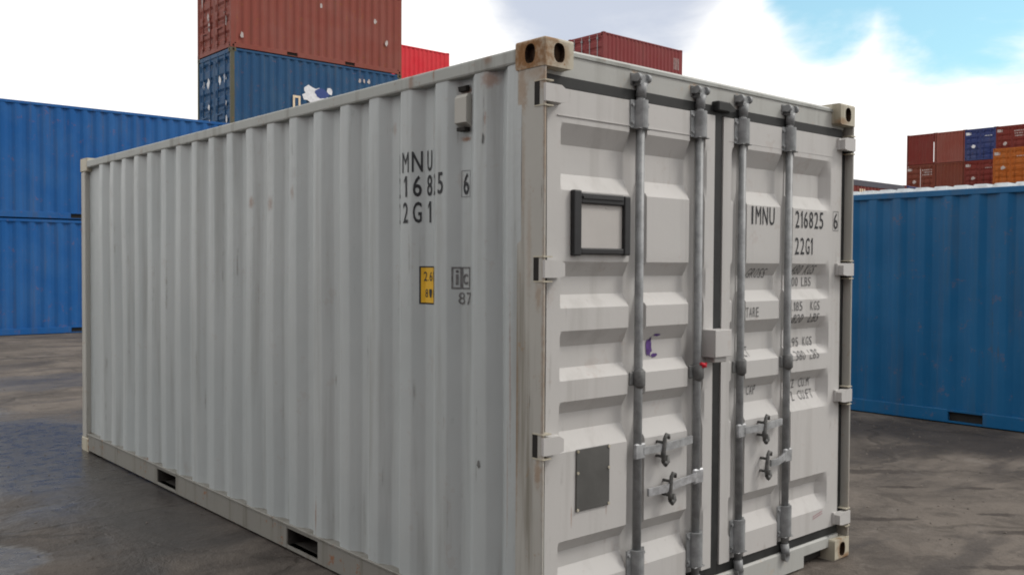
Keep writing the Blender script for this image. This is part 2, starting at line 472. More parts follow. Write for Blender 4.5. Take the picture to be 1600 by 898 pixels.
def make_ground():
    mt, q, b = new_mat("worn_wet_concrete")
    geo = q.n('ShaderNodeNewGeometry')
    co = geo.outputs['Position']
    sep = q.n('ShaderNodeSeparateXYZ', {0: co})
    X, Y = sep.outputs[0], sep.outputs[1]
    n_big = q.noise(co, 0.22, 6, 0.6, 0.4)
    n_mid = q.noise(co, 0.9, 7, 0.62, 0.6)
    n_str = q.noise(q.mapping(co, rot=(0, 0, R(28)), scale=(0.55, 1.9, 1)), 0.9, 6, 0.62, 0.5)
    n_fine = q.noise(co, 9.0, 6, 0.65)
    n_grit = q.noise(co, 90.0, 3, 0.6)
    dry = q.mix(q.ramp(n_mid, 0.36, 0.66), (0.082, 0.071, 0.063), (0.150, 0.129, 0.112))
    dry = q.mix(q.math('MULTIPLY', q.ramp(n_fine, 0.5, 0.75), 0.4), dry, (0.17, 0.148, 0.13))
    dry = q.mix(q.math('MULTIPLY', q.ramp(n_grit, 0.55, 0.75), 0.35), dry, (0.05, 0.043, 0.04))
    n_mot = q.noise(co, 3.2, 7, 0.7, 0.8)
    dry = q.mix(q.math('MULTIPLY', q.ramp(n_mot, 0.52, 0.66), 0.55), dry, (0.060, 0.052, 0.046))
    dry = q.mix(q.math('MULTIPLY', q.ramp(n_mot, 0.44, 0.34), 0.45), dry, (0.185, 0.165, 0.148))
    # dark damp stains
    stain = q.ramp(q.math('ADD', q.math('MULTIPLY', n_str, 0.75), q.math('MULTIPLY', n_big, 0.35)), 0.53, 0.64)

    def ell(cx, cy, rx, ry, rot=0.0):
        v = q.n('ShaderNodeVectorMath', {0: co, 1: (cx, cy, 0)}, operation='SUBTRACT').outputs[0]
        v = q.mapping(v, rot=(0, 0, R(rot)))
        v = q.n('ShaderNodeVectorMath', {0: v, 1: (1/rx, 1/ry, 0)}, operation='MULTIPLY').outputs[0]
        return q.n('ShaderNodeVectorMath', {0: v}, operation='LENGTH').outputs['Value']
    wob = q.math('MULTIPLY', q.math('SUBTRACT', q.math('ADD', q.math('MULTIPLY', n_mid, 0.6), q.math('MULTIPLY', n_str, 0.4)), 0.5), 2.6)

    def blob(cx, cy, rx, ry, rot, lo, hi):
        return q.ramp(q.math('ADD', ell(cx, cy, rx, ry, rot), wob), hi, lo)
    wet = blob(-0.70, 6.5, 1.55, 2.9, 0, 0.62, 1.16)
    wet = q.math('MAXIMUM', wet, blob(-1.32, 3.05, 0.26, 0.40, 0, 0.75, 1.1))
    wet = q.math('MAXIMUM', wet, q.math('MULTIPLY', blob(0.9, 11.2, 2.0, 0.8, 0, 0.8, 1.2), 0.6))
    wet = q.math('MAXIMUM', wet, q.math('MULTIPLY', blob(-0.35, 4.7, 0.85, 3.0, 0, 0.5, 1.2), 0.75))
    damp = q.math('MAXIMUM', q.math('MULTIPLY', stain, 0.8), q.math('MULTIPLY', blob(-0.4, 6.3, 2.0, 4.0, 0, 0.5, 1.3), q.ramp(n_str, 0.36, 0.56, 0.25, 1.0)))
    damp = q.math('MAXIMUM', damp, q.math('MULTIPLY', blob(6.6, 1.2, 0.75, 2.6, 0, 0.5, 1.3), 0.9))
    col = q.mix(q.math('MULTIPLY', damp, 0.78), dry, (0.040, 0.034, 0.031))
    col = q.mix(q.math('MULTIPLY', wet, 0.8), col, (0.032, 0.029, 0.028))
    for (cx, cy, rx, ry) in ((4.30, 0.62, 0.20, 0.045), (4.72, 0.22, 0.16, 0.05), (3.78, -0.52, 0.42, 0.06), (4.05, -0.18, 0.14, 0.05),
                             (4.62, 1.05, 0.5, 0.10), (2.95, -0.70, 0.35, 0.05), (3.35, 0.25, 0.3, 0.05)):
        e = q.ramp(q.math('ADD', ell(cx, cy, rx, ry, 41), q.math('MULTIPLY', q.math('SUBTRACT', n_fine, 0.5), 2.2)), 1.1, 0.5)
        col = q.mix(q.math('MULTIPLY', e, 0.7), col, (0.036, 0.030, 0.027))
    spk = q.noise(co, 34.0, 3, 0.7)
    col = q.mix(q.math('MULTIPLY', q.ramp(spk, 0.62, 0.70), 0.45), col, (0.20, 0.18, 0.16))
    col = q.mix(q.math('MULTIPLY', q.ramp(spk, 0.38, 0.31), 0.55), col, (0.028, 0.024, 0.022))
    # slab joints and cracks
    br = q.n('ShaderNodeTexBrick', {'Vector': q.mapping(q.n('ShaderNodeVectorMath', {0: co, 1: q.n('ShaderNodeVectorMath', {0: q.n('ShaderNodeTexNoise', {'Vector': co, 'Scale': 1.3}).outputs[1], 1: (0.12, 0.12, 0)}, operation='MULTIPLY').outputs[0]}, operation='ADD').outputs[0], loc=(1.2, 0.85, 0)),
                                    'Scale': 1.0, 'Mortar Size': 0.022, 'Mortar Smooth': 0.5, 'Brick Width': 6.0, 'Row Height': 4.5})
    joint = q.math('MULTIPLY', br.outputs['Fac'], q.ramp(n_mid, 0.40, 0.55))
    n_cr = q.ramp(n_big, 0.36, 0.52)
    vor = q.n('ShaderNodeTexVoronoi', {'Vector': q.n('ShaderNodeVectorMath', {0: co, 1: q.n('ShaderNodeVectorMath', {0: q.n('ShaderNodeTexNoise', {'Vector': co, 'Scale': 2.2, 'Detail': 5}).outputs[1], 1: (0.7, 0.7, 0)}, operation='MULTIPLY').outputs[0]}, operation='ADD').outputs[0], 'Scale': 0.33},
              feature='DISTANCE_TO_EDGE')
    crack = q.math('MULTIPLY', q.ramp(vor.outputs['Distance'], 0.010, 0.003), n_cr)
    jc = q.math('MAXIMUM', joint, crack)
    col = q.mix(q.math('MULTIPLY', jc, 0.38), col, (0.022, 0.019, 0.017))
    q.link(col, b.inputs['Base Color'])
    rip = q.noise(q.mapping(co, scale=(1.2, 2.4, 1)), 3.2, 4, 0.6, 0.4)
    r_dry = q.math('ADD', q.math('MULTIPLY', damp, -0.30), 0.82)
    rough = q.n('ShaderNodeMix', {0: wet, 2: r_dry, 3: 0.24}, data_type='FLOAT').outputs[0]
    rough = q.math('ADD', rough, q.math('MULTIPLY', q.math('MULTIPLY', q.ramp(n_fine, 0.35, 0.7), wet), 0.16))
    q.link(rough, b.inputs['Roughness'])
    q.link(q.math('ADD', q.math('MULTIPLY', wet, 0.20), 0.14), b.inputs['Specular IOR Level'])
    hd = q.math('ADD', q.math('ADD', q.math('MULTIPLY', n_fine, 0.5), q.math('MULTIPLY', n_grit, 0.16)), q.math('MULTIPLY', n_mid, 1.3))
    hd = q.math('SUBTRACT', hd, q.math('MULTIPLY', jc, 0.3))
    hw = q.math('ADD', q.math('ADD', q.math('MULTIPLY', rip, 0.20), q.math('MULTIPLY', n_fine, 0.10)), q.math('MULTIPLY', n_mid, 0.3))
    h = q.n('ShaderNodeMix', {0: wet, 2: hd, 3: hw}, data_type='FLOAT').outputs[0]
    bpn = q.n('ShaderNodeBump', {'Strength': 0.85, 'Distance': 0.035, 'Height': h})
    q.link(bpn.outputs[0], b.inputs['Normal'])

    bm = bmesh.new()
    xs = [-900, -200, -60] + [-20 + 2*i for i in range(61)] + [150, 300, 900]
    ys = [-900, -200, -60] + [-20 + 1*i for i in range(71)] + [80, 150, 300, 900]
    g = [[bm.verts.new((x, y, ground_z(x, y))) for x in xs] for y in ys]
    for j in range(len(ys)-1):
        for i in range(len(xs)-1):
            bm.faces.new((g[j][i], g[j][i+1], g[j+1][i+1], g[j+1][i])).smooth = True
    me = bpy.data.meshes.new("ground")
    bm.to_mesh(me)
    bm.free()
    me.materials.append(mt)
    return link("ground", me, None, 'structure')


make_ground()


def make_grit():
    # loose grit and small stones lying on the yard
    rnd = random.Random(11)
    vs, fs = [], []
    for _ in range(2600):
        if rnd.random() < 0.5:
            x, y = rnd.uniform(2.5, 7.4), rnd.uniform(-2.5, 2.6)
        else:
            x, y = rnd.uniform(-2.6, 2.5), rnd.uniform(0.5, 19)
            if -0.05 < x < 2.5 and y < 6.2:
                continue
        r = 0.003 + 0.009*rnd.random()**3
        a = rnd.random()*6.28
        z = ground_z(x, y)
        n = len(vs)
        for k in range(4):
            t = a + k*math.pi/2
            vs.append((x+r*math.cos(t)*(0.7+0.6*rnd.random()), y+r*math.sin(t)*(0.7+0.6*rnd.random()), z+r*0.25))
        vs += [(x, y, z+r*(0.7+0.4*rnd.random())), (x, y, z-r*0.3)]
        for k in range(4):
            fs += [(n+k, n+(k+1) % 4, n+4), (n+(k+1) % 4, n+k, n+5)]
    me = bpy.data.meshes.new("grit")
    me.from_pydata(vs, [], fs)
    me.materials.append(plain("grit_stone", (0.15, 0.13, 0.115), 0.85, var=0.5, scale=3))
    link("grit", me, None, 'stuff')


make_grit()

# ================================================================== the grey container
L, WD, H = 6.058, 2.438, 2.591
box20 = thing("shipping_container", "pale grey twenty foot shipping container with closed steel doors, large in the foreground",
              "container")

# ---- side profile (depth in +x as function of y), outer flats flush with the rails
P0, SLP = 0.2835, 0.068
brk = [(0.14, 0.006), (0.232, 0.006), (0.299, 0.046), (0.303, 0.046), (0.3695, 0.006), (0.4555, 0.006)]
c = 0.4125 + P0
while c < L - 0.30:
    brk += [(c-0.043-SLP-0.0615+0.0, 0.046)]
    brk += [(c-0.043-SLP, 0.046), (c-0.043, 0.006), (c+0.043, 0.006)]
    c += P0
# tidy: make strictly increasing with inner flats
pts = [brk[0]]
for p in brk[1:]:
    if p[0] > pts[-1][0] + 1e-4:
        pts.append(p)
# insert starts of inner flats after outer flats
prof = []
for i, p in enumerate(pts):
    prof.append(p)
last = prof[-1][0]
prof.append((last+SLP, 0.046))
prof.append((L-0.10, 0.046))
# fix outer->inner pairs: an outer end followed directly by an inner start must be one slope long
fixed = [prof[0]]
for p in prof[1:]:
    a = fixed[-1]
    if a[1] < 0.01 and p[1] > 0.03 and p[0]-a[0] > SLP+0.001:
        fixed.append((a[0]+SLP, 0.046))
    if p[0] > fixed[-1][0] + 1e-4:
        fixed.append(p)
PROF = fixed


def side_x(y):
    for (a, da), (b2, db) in zip(PROF, PROF[1:]):
        if a <= y <= b2:
            t = (y-a)/(b2-a)
            return da + (db-da)*t
    return 0.006


def corrugated(prof, z0, z1, place, rows=1):
    """sheet from profile; place(s,d,z)->xyz.  small bend radius at each fold"""
    q = []
    for i, (s, d) in enumerate(prof):
        if 0 < i < len(prof)-1:
            (sa, da), (sb, db) = prof[i-1], prof[i+1]
            la, lb = math.hypot(s-sa, d-da), math.hypot(sb-s, db-d)
            r = min(0.009, la*0.3, lb*0.3)
            q.append((s+(sa-s)/la*r, d+(da-d)/la*r))
            q.append((s*0.5+((s+(sa-s)/la*r)+(s+(sb-s)/lb*r))*0.25, d*0.5+((d+(da-d)/la*r)+(d+(db-d)/lb*r))*0.25))
            q.append((s+(sb-s)/lb*r, d+(db-d)/lb*r))
        else:
            q.append((s, d))
    b = MB()
    zs = [z0+(z1-z0)*k/rows for k in range(rows+1)]
    g = [[b.bm.verts.new(place(s, d, z)) for s, d in q] for z in zs]
    for j in range(rows):
        for i in range(len(q)-1):
            f = b.bm.faces.new((g[j][i], g[j][i+1], g[j+1][i+1], g[j+1][i]))
            f.smooth = True
    return b


def gentle(y, z):
    """slight denting of the side sheet"""
    return 0.004*math.sin(1.3*y+0.6)*math.sin(1.9*z) + 0.003*math.sin(3.7*y+2*z)


side = corrugated(PROF, 0.160, 2.515, lambda s, d, z: (d + gentle(s, z)*min(1, (z-0.16)*3, (2.515-z)*3), s, z), 10).build("side_panel", M_side, box20)
corrugated(PROF, 0.160, 2.515, lambda s, d, z: (WD-d, s, z), 1).build("side_panel", M_side, box20)
ep = [(0.16, 0.006)]
k = 0.16
while k + 0.28 < WD-0.16:
    ep += [(k+0.07, 0.006), (k+0.13, 0.050), (k+0.20, 0.050), (k+0.26, 0.006)]
    k += 0.26
ep += [(WD-0.15, 0.006)]
corrugated(ep, 0.160, 2.48, lambda s, d, z: (s, L-d-0.02, z), 1).build("end_panel", M_side, box20)

# ---- roof, floor
b = MB()
b.box(0.03, WD-0.03, 0.05, L-0.05, 2.545, 2.560)
y = 0.3
while y < L-0.35:
    b.box(0.12, WD-0.12, y, y+0.10, 2.558, 2.576, 0.012)
    y += 0.21
b.build("roof", M_rail, box20)
b = MB()
b.box(0.03, WD-0.03, 0.12, L-0.05, 0.13, 0.158)
b.build("floor", M_floor, box20)

# ---- rails with fork pockets
for xs in (0, 1):
    fx = (lambda x: x) if xs == 0 else (lambda x: WD-x)

    def bx(b, xa, xb, *r, **k):
        a, c2 = sorted((fx(xa), fx(xb)))
        b.box(a, c2, *r, **k)
    b = MB()
    bx(b, 0.0, 0.060, 0.175, L-0.175, 2.503, 2.568, bev=0.010, seg=2)
    b.build("top_rail", M_rail, box20)
    b = MB()
    pk = [(2.004-0.18, 2.004+0.18), (4.054-0.18, 4.054+0.18)]
    cuts = [0.175] + [v for p in pk for v in p] + [L-0.175]
    for a, c2 in zip(cuts[0::2], cuts[1::2]):
        bx(b, 0.002, 0.05, a, c2, 0.012, 0.150, bev=0.004)
    for a, c2 in pk:
        bx(b, 0.004, 0.05, a, c2, 0.014, 0.034)
        bx(b, 0.004, 0.05, a, c2, 0.134, 0.150)
    bx(b, -0.004, 0.056, 0.175, L-0.175, 0.150, 0.163, bev=0.003)
    rail = b.build("bottom_rail", M_sill, box20)
    for a, c2 in pk:
        b = MB()
        x1, x0 = fx(0.55), fx(0.012)
        b.face([(x0, a, 0.034), (x0, c2, 0.034), (x1, c2, 0.034), (x1, a, 0.034)])
        b.face([(x0, a, 0.134), (x0, c2, 0.134), (x1, c2, 0.134), (x1, a, 0.134)])
        b.face([(x0, a+0.001, 0.034), (x0, a+0.001, 0.134), (x1, a+0.001, 0.134), (x1, a+0.001, 0.034)])
        b.face([(x0, c2-0.001, 0.034), (x0, c2-0.001, 0.134), (x1, c2-0.001, 0.134), (x1, c2-0.001, 0.034)])
        b.face([(x1, a, 0.034), (x1, c2, 0.034), (x1, c2, 0.134), (x1, a, 0.134)])
        b.build("fork_pocket", M_pocket, rail)

# ---- corner posts (front ones: folded section with inner web), castings
for xs in (0, 1):
    sx = (lambda x: x) if xs == 0 else (lambda x: WD-x)
    b = MB()
    poly = [(0.003, 0.165), (0.003, 0.012), (0.007, 0.004), (0.014, 0.004), (0.017, 0.008), (0.017, 0.098), (0.10, 0.098), (0.10, 0.165)]
    poly = [(sx(x), y) for x, y in poly]
    if xs:
        poly = poly[::-1]
    b.prism(poly, 2, 0.118, 2.473)
    fp = b.build("corner_post", M_post, box20)
    b = MB()
    a, c2 = sorted((sx(0.004), sx(0.10)))
    b.box(a, c2, L-0.112, L-0.006, 0.118, 2.473, 0.006)
    b.build("corner_post", M_post, box20)
    for yy, ey in ((0, -1), (L-0.178, 1)):
        for zz, ez in ((0, -1), (H-0.118, 1)):
            me = casting_mesh("corner_casting", 0.162, 0.178, 0.118, (-1 if xs == 0 else 1) if yy == 0 else 0, ey, ez,
                              (0 if xs == 0 else WD-0.162, yy, zz), [M_cast, M_rusthole])
            link("corner_casting", me, box20)

# ---- header, sill
b = MB()
b.prism([(0.058, 2.456), (0.056, 2.562), (0.066, 2.572), (0.13, 2.572), (0.13, 2.440), (0.10, 2.440), (0.10, 2.456)], 0, 0.1615, WD-0.1615)
b.box(0.030, 0.1615, 0.058, 0.09, 2.456, 2.474)
b.box(WD-0.1615, WD-0.030, 0.058, 0.09, 2.456, 2.474)
header = b.build("header", M_head, box20)
b = MB()
b.prism([(0.04, 0.012), (0.04, 0.128), (0.05, 0.137), (0.14, 0.137), (0.14, 0.012)], 0, 0.42, WD-0.42)
b.prism([(0.04, 0.075), (0.04, 0.128), (0.05, 0.137), (0.14, 0.137), (0.14, 0.075)], 0, 0.1625, 0.42)
b.prism([(0.04, 0.075), (0.04, 0.128), (0.05, 0.137), (0.14, 0.137), (0.14, 0.075)], 0, WD-0.42, WD-0.1625)
b.box(0.063, 0.1615, 0.04, 0.12, 0.1185, 0.136)
b.box(WD-0.1615, WD-0.063, 0.04, 0.12, 0.1185, 0.136)
b.build("door_sill", M_head, box20)
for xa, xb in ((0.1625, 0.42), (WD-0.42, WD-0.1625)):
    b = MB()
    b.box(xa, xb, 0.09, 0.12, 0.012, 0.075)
    b.build("sill_shade", M_dark, box20)  # near-black box painted in as the shade of the sill cut-out

# cam keepers on the header and the sill
RODS = [0.620, 1.046, 1.394, 1.816]
for rx in RODS:
    b = MB()
    for kx in (-0.034, 0.030):
        b.tube([(rx+kx-0.010, 0.022, 2.506), (rx+kx+0.010, 0.022, 2.506)], 0.019, 10)
        b.box(rx+kx-0.009, rx+kx+0.009, 0.022, 0.058, 2.490, 2.522, 0.003)
    b.box(rx-0.046, rx+0.042, 0.052, 0.0585, 2.476, 2.530, 0.002, mi=1)
    b.build("cam_keeper", [M_steel, M_steel_d], header)

# ---- doors
DY = 0.045           # outer face of the doors
RZ = [(2.264, 2.180, 2.057, 1.985), (1.690, 1.625, 1.548, 1.492), (1.397, 1.328, 1.237, 1.188),
      (1.100, 1.044, 0.967, 0.887), (0.512, 0.453, 0.386, 0.310)]
DEP, CDEP = 0.048, 0.054
DOORS = [(0.058, 1.180, 0.135, 1.118, RODS[:2]), (1.250, 2.372, 1.318, 2.255, RODS[2:])]


def ss(a, b2, x):
    t = min(1, max(0, (x-a)/(b2-a)))
    return t


def door_h(x, z):
    """depth of the door skin behind its outer face"""
    for (x0, x1, ra, rb, rods) in DOORS:
        if x0-0.03 <= x <= x1+0.03:
            dz = 0.0
            for (a, b2, c2, d) in RZ:
                dz = max(dz, min(ss(a, b2, z) if z > b2 else 1, ss(d, c2, z) if z < c2 else 1) if d < z < a else 0)
            ex = min(ss(ra, ra+0.014, x), ss(rb, rb-0.055, x))
            h = DEP*dz*min(1, ex)
            for r in rods:
                t = abs(x-r)
                cz = min(ss(0.16, 0.22, z), ss(2.43, 2.36, z))
                h = max(h, CDEP*(1-ss(0.042, 0.060, t))*cz)
            return h
    return 0.0


door_parts = []
for di, (x0, x1, ra, rb, rods) in enumerate(DOORS):
    xs = {x0, x1, ra, ra+0.014, rb, rb-0.055}
    x = x0
    while x < x1:
        xs.add(x)
        x += 0.05
    for r in rods:
        for o in (-0.06, -0.056, -0.051, -0.046, -0.042, 0.042, 0.046, 0.051, 0.056, 0.06, 0):
            xs.add(r+o)
    for k in range(5):
        xs.add(ra+0.014*k/4)
        xs.add(rb-0.055*k/4)
    xs = sorted(xs)
    xs = [v for i, v in enumerate(xs) if i == 0 or v-xs[i-1] > 0.0015]
    zs = set()
    zz0, zz1 = 0.188, 2.405
    z = zz0
    while z < zz1:
        zs.add(z)
        z += 0.03
    zs |= {zz0, zz1}
    for (a, b2, c2, d) in RZ:
        for k in range(6):
            zs.add(a+(b2-a)*k/5)
            zs.add(d+(c2-d)*k/5)
    zs = sorted(zs)
    zs = [v for i, v in enumerate(zs) if i == 0 or v-zs[i-1] > 0.002]
    b = MB()
    g = [[b.bm.verts.new((x, DY+door_h(x, z)+0.0025*math.sin(2.1*x+1)*math.sin(3.1*z), z)) for x in xs] for z in zs]
    for j in range(len(zs)-1):
        for i in range(len(xs)-1):
            b.bm.faces.new((g[j][i], g[j][i+1], g[j+1][i+1], g[j+1][i])).smooth = True
    b.bm.normal_update()
    for e in b.bm.edges:
        if len(e.link_faces) == 2 and e.calc_face_angle(0) > 0.30:
            e.smooth = False
    # rim
    rim = [g[0][i] for i in range(len(xs))] + [g[j][-1] for j in range(1, len(zs))] + \
          [g[-1][i] for i in range(len(xs)-2, -1, -1)] + [g[j][0] for j in range(len(zs)-2, 0, -1)]
    back = [b.bm.verts.new((v.co.x, DY+0.058, v.co.z)) for v in rim]
    for i in range(len(rim)):
        j = (i+1) % len(rim)
        b.bm.faces.new((rim[i], rim[j], back[j], back[i]))
    # thin weld beads framing the pressed panel
    b.box(ra-0.02, rb+0.02, DY-0.0028, DY+0.004, 2.290, 2.2935)
    door = b.build("door", M_door, box20)
    door_parts.append(door)
    # gasket round the door
    b = MB()
    for (a, c2, za, zb) in ((x0-0.012, x1+0.012, 2.406, 2.4555), (x0-0.012, x1+0.012, 0.1385, 0.187),
                            (x0-0.040, x0-0.001, 0.187, 2.406) if di == 0 else (x0-0.013, x0-0.001, 0.187, 2.406),
                            (x1+0.001, x1+0.013, 0.187, 2.406) if di == 0 else (x1+0.001, x1+0.046, 0.187, 2.406)):
        b.box(a, c2, DY+0.006, DY+0.050, za, zb, 0.003)
    b.build("gasket", M_rubber, door)

# centre seal between the doors with its flap at the header
b = MB()
b.box(1.184, 1.246, DY+0.006, DY+0.055, 0.1385, 2.44, 0.006)
b.box(1.170, 1.262, 0.016, DY+0.02, 2.425, 2.474, 0.006)
b.prism([(1.262, 2.474), (1.31, 2.448), (1.31, 2.435), (1.262, 2.425)], 1, 0.020, DY+0.02)
b.build("gasket", M_rubber, door_parts[0])

# hinges
for side_i, (hx, dr) in enumerate(((0.0, door_parts[0]), (WD, door_parts[1]))):
    s = 1 if side_i == 0 else -1
    for hz in (2.367, 1.657, 0.936, 0.232):
        b = MB()

        def X(v):
            return hx + s*v
        poly = [(0.004, hz-0.036), (0.004, hz+0.036), (0.092, hz+0.036), (0.118, hz+0.022), (0.118, hz-0.030), (0.085, hz-0.036)]
        pl = [(X(u), v) for u, v in poly]
        if s < 0:
            pl = pl[::-1]
        b.prism(pl, 1, -0.004, 0.032)
        a, c2 = sorted((X(0.07), X(0.125)))
        b.box(a, c2, 0.030, DY+0.012, hz-0.034, hz+0.034, 0.003)
        a, c2 = sorted((X(0.0015), X(0.05)))
        b.box(a, c2, 0.0325, 0.062, hz-0.048, hz+0.046, mi=1)  # near-black block drawn for the shaded slot beside the lug
        a, c2 = sorted((X(0.0005), X(0.05)))
        b.box(a, c2, -0.001, 0.062, hz+0.0465, hz+0.052, mi=2)
        b.box(a, c2, -0.001, 0.062, hz-0.054, hz-0.0485, mi=2)
        b.build("hinge", [M_door, M_dark, M_cast], dr)

# locking gear
ROD_Y = DY - 0.010
RR = 0.0195
HANDLES = {0: (0.838, 1, 0.365), 1: (0.665, -1, 0.375), 2: (0.842, 1, 0.35), 3: (0.665, -1, 0.17)}
for i, rx in enumerate(RODS):
    dr = door_parts[0 if i < 2 else 1]
    b = MB()
    b.tube([(rx, ROD_Y, 0.135), (rx, ROD_Y, 2.474)], RR, 16)
    # thicker forged ends and cams hooking into the keepers
    for zc, sg in ((2.474, 1), (0.135, -1)):
        b.tube([(rx, ROD_Y, zc-0.05*sg), (rx, ROD_Y-0.01, zc+0.012*sg)], [0.024, 0.022], 12)
        b.prism([(rx-0.026, zc), (rx+0.026, zc), (rx+0.022, zc+0.03*sg), (rx+0.004, zc+0.046*sg), (rx-0.020, zc+0.030*sg)], 1, ROD_Y-0.020, ROD_Y+0.022)
    b.build("locking_bar", M_steel, dr)
    # upper and lower guide brackets: curved covers on a flange with bolts
    for (za, zb) in ((2.284, 2.408), (0.232, 0.392)):
        b = MB()
        n = 12
        prof_b = [(-0.058, DY+0.004), (-0.058, DY-0.004), (-0.040, DY-0.006)]
        for k in range(n+1):
            t = math.pi*(1-k/n)
            prof_b.append((0.035*math.cos(t), DY-0.006-0.040*math.sin(t)))
        prof_b += [(0.040, DY-0.006), (0.058, DY-0.004), (0.058, DY+0.004)]
        b.prism([(rx+u, v) for u, v in prof_b], 2, za, zb)
        for sx2 in (-0.048, 0.048):
            for zz in (za+0.022, zb-0.022):
                b.tube([(rx+sx2, DY, zz), (rx+sx2, DY-0.013, zz)], 0.008, 6)
        b.box(rx-0.040, rx+0.040, DY-0.040, DY+0.003, za-0.006, za-0.0005, 0.002, mi=1)
        b.build("bar_bracket", [M_steel, M_steel_d], dr)
    # middle guide
    b = MB()
    zc = 1.166
    b.tube([(rx, ROD_Y, zc-0.034), (rx, ROD_Y-0.002, zc-0.030), (rx, ROD_Y-0.002, zc+0.030), (rx, ROD_Y, zc+0.034)], [0.024, 0.031, 0.031, 0.024], 14)
    b.box(rx-0.056, rx+0.040, DY-0.008, DY+0.002, zc-0.030, zc+0.030, 0.004)
    b.build("bar_bracket", M_guide, dr)
    # handle
    hz, sg, ln = HANDLES[i]
    b = MB()
    b.box(rx-0.036, rx+0.036, DY-0.030, DY-0.012, hz-0.036, hz+0.036, 0.006)
    b.tube([(rx+sg*0.036, DY-0.022, hz+0.004), (rx+sg*0.044, DY-0.022, hz+0.004)], 0.012, 8)
    e = rx+sg*ln
    dz = -0.020 if sg < 0 else 0.012
    pa = [(rx+sg*0.02, DY-0.026, hz), (rx+sg*ln*0.45, DY-0.040, hz+dz*0.3), (rx+sg*ln*0.72, DY-0.042, hz+dz*0.8), (e, DY-0.030, hz+dz)]
    for (p, q2) in zip(pa, pa[1:]):
        x0, y0, z0 = p
        x1, y1, z1 = q2
        w = 0.017
        vs = [b.bm.verts.new(v) for v in ((x0, y0-0.006, z0-w), (x0, y0-0.006, z0+w), (x0, y0+0.006, z0+w), (x0, y0+0.006, z0-w),
                                          (x1, y1-0.006, z1-w), (x1, y1-0.006, z1+w), (x1, y1+0.006, z1+w), (x1, y1+0.006, z1-w))]
        for fq in ((0, 1, 5, 4), (1, 2, 6, 5), (2, 3, 7, 6), (3, 0, 4, 7), (3, 2, 1, 0), (4, 5, 6, 7)):
            b.bm.faces.new([vs[k] for k in fq])
    b.build("handle", M_steel_l if i == 1 else M_handle, dr)
    # catch that holds the handle: hooked plate on a stub
    cx = {0: 0.775, 1: 0.825, 2: 1.580, 3: 1.605}[i]
    cz = hz + dz*0.4 + (-0.01)
    b = MB()
    yy = DY-0.046
    hook = [(cx-0.016, yy, cz-0.055), (cx-0.018, yy, cz-0.020), (cx-0.012, yy, cz+0.018), (cx-0.008, yy, cz+0.050),
            (cx+0.004, yy, cz+0.066), (cx+0.018, yy, cz+0.060), (cx+0.021, yy, cz+0.044)]
    b.tube(hook, [0.010, 0.012, 0.010, 0.0095, 0.010, 0.0095, 0.007], 8)
    b.tube([(cx-0.016, yy, cz-0.055), (cx-0.002, yy, cz-0.070), (cx+0.012, yy, cz-0.058), (cx+0.014, yy, cz-0.030)], [0.011, 0.013, 0.012, 0.008], 8)
    b.tube([(cx-0.012, yy, cz-0.035), (cx-0.012, DY+0.004, cz-0.035)], 0.007, 8)
    b.tube([(cx-0.010, yy, cz+0.030), (cx-0.010, DY+0.004, cz+0.030)], 0.007, 8)
    b.build("handle_catch", M_steel_d, dr)

# lock box bridging the doors
b = MB()
la, lb, lz0, lz1, ly = 1.095, 1.225, 1.235, 1.365, -0.035
t = 0.006
b.box(la, lb, ly, ly+t, lz0, lz1, 0.002)
b.box(la, la+t, ly+t, DY, lz0, lz1-t)
b.box(lb-t, lb, ly+t, DY, lz0, lz1-t)
b.box(la+0.0005, lb-0.0005, ly+t, DY, lz1-t, lz1)
b.box(la+0.02, lb-0.01, ly+0.02, DY-0.001, lz0-0.028, lz0+0.02, 0.004)
b.build("lock_box", M_door, door_parts[1])


def on_door(off=0.0022):
    def f(u, v):
        return (u, DY + door_h(u, v) + 0.0025*math.sin(2.1*u+1)*math.sin(3.1*v) - off, v)
    return f


cv = [0.22+0.02*k for k in range(110)]
cu = [RODS[3]-0.06, RODS[3]-0.042, RODS[3]+0.042, RODS[3]+0.06, RODS[2]-0.06, RODS[2]-0.042, RODS[2]+0.042, RODS[2]+0.06]
T = []


def txt(body, u, v, w, h, bold=0.0):
    T.append((body, u, u+w, v, v+h, bold))


def word(body, u, v, cw, gap, h, bold=0.0):
    for ch in body:
        if ch == ' ':
            u += cw*0.8
            continue
        w = cw*(0.30 if ch == "I" else 0.45 if ch == "1" else (0.25 if ch in ",." else 1.0))
        hh = h*0.16 if ch in ",." else h
        txt(ch, u, v, w, hh, bold)
        u += w + gap
    return u


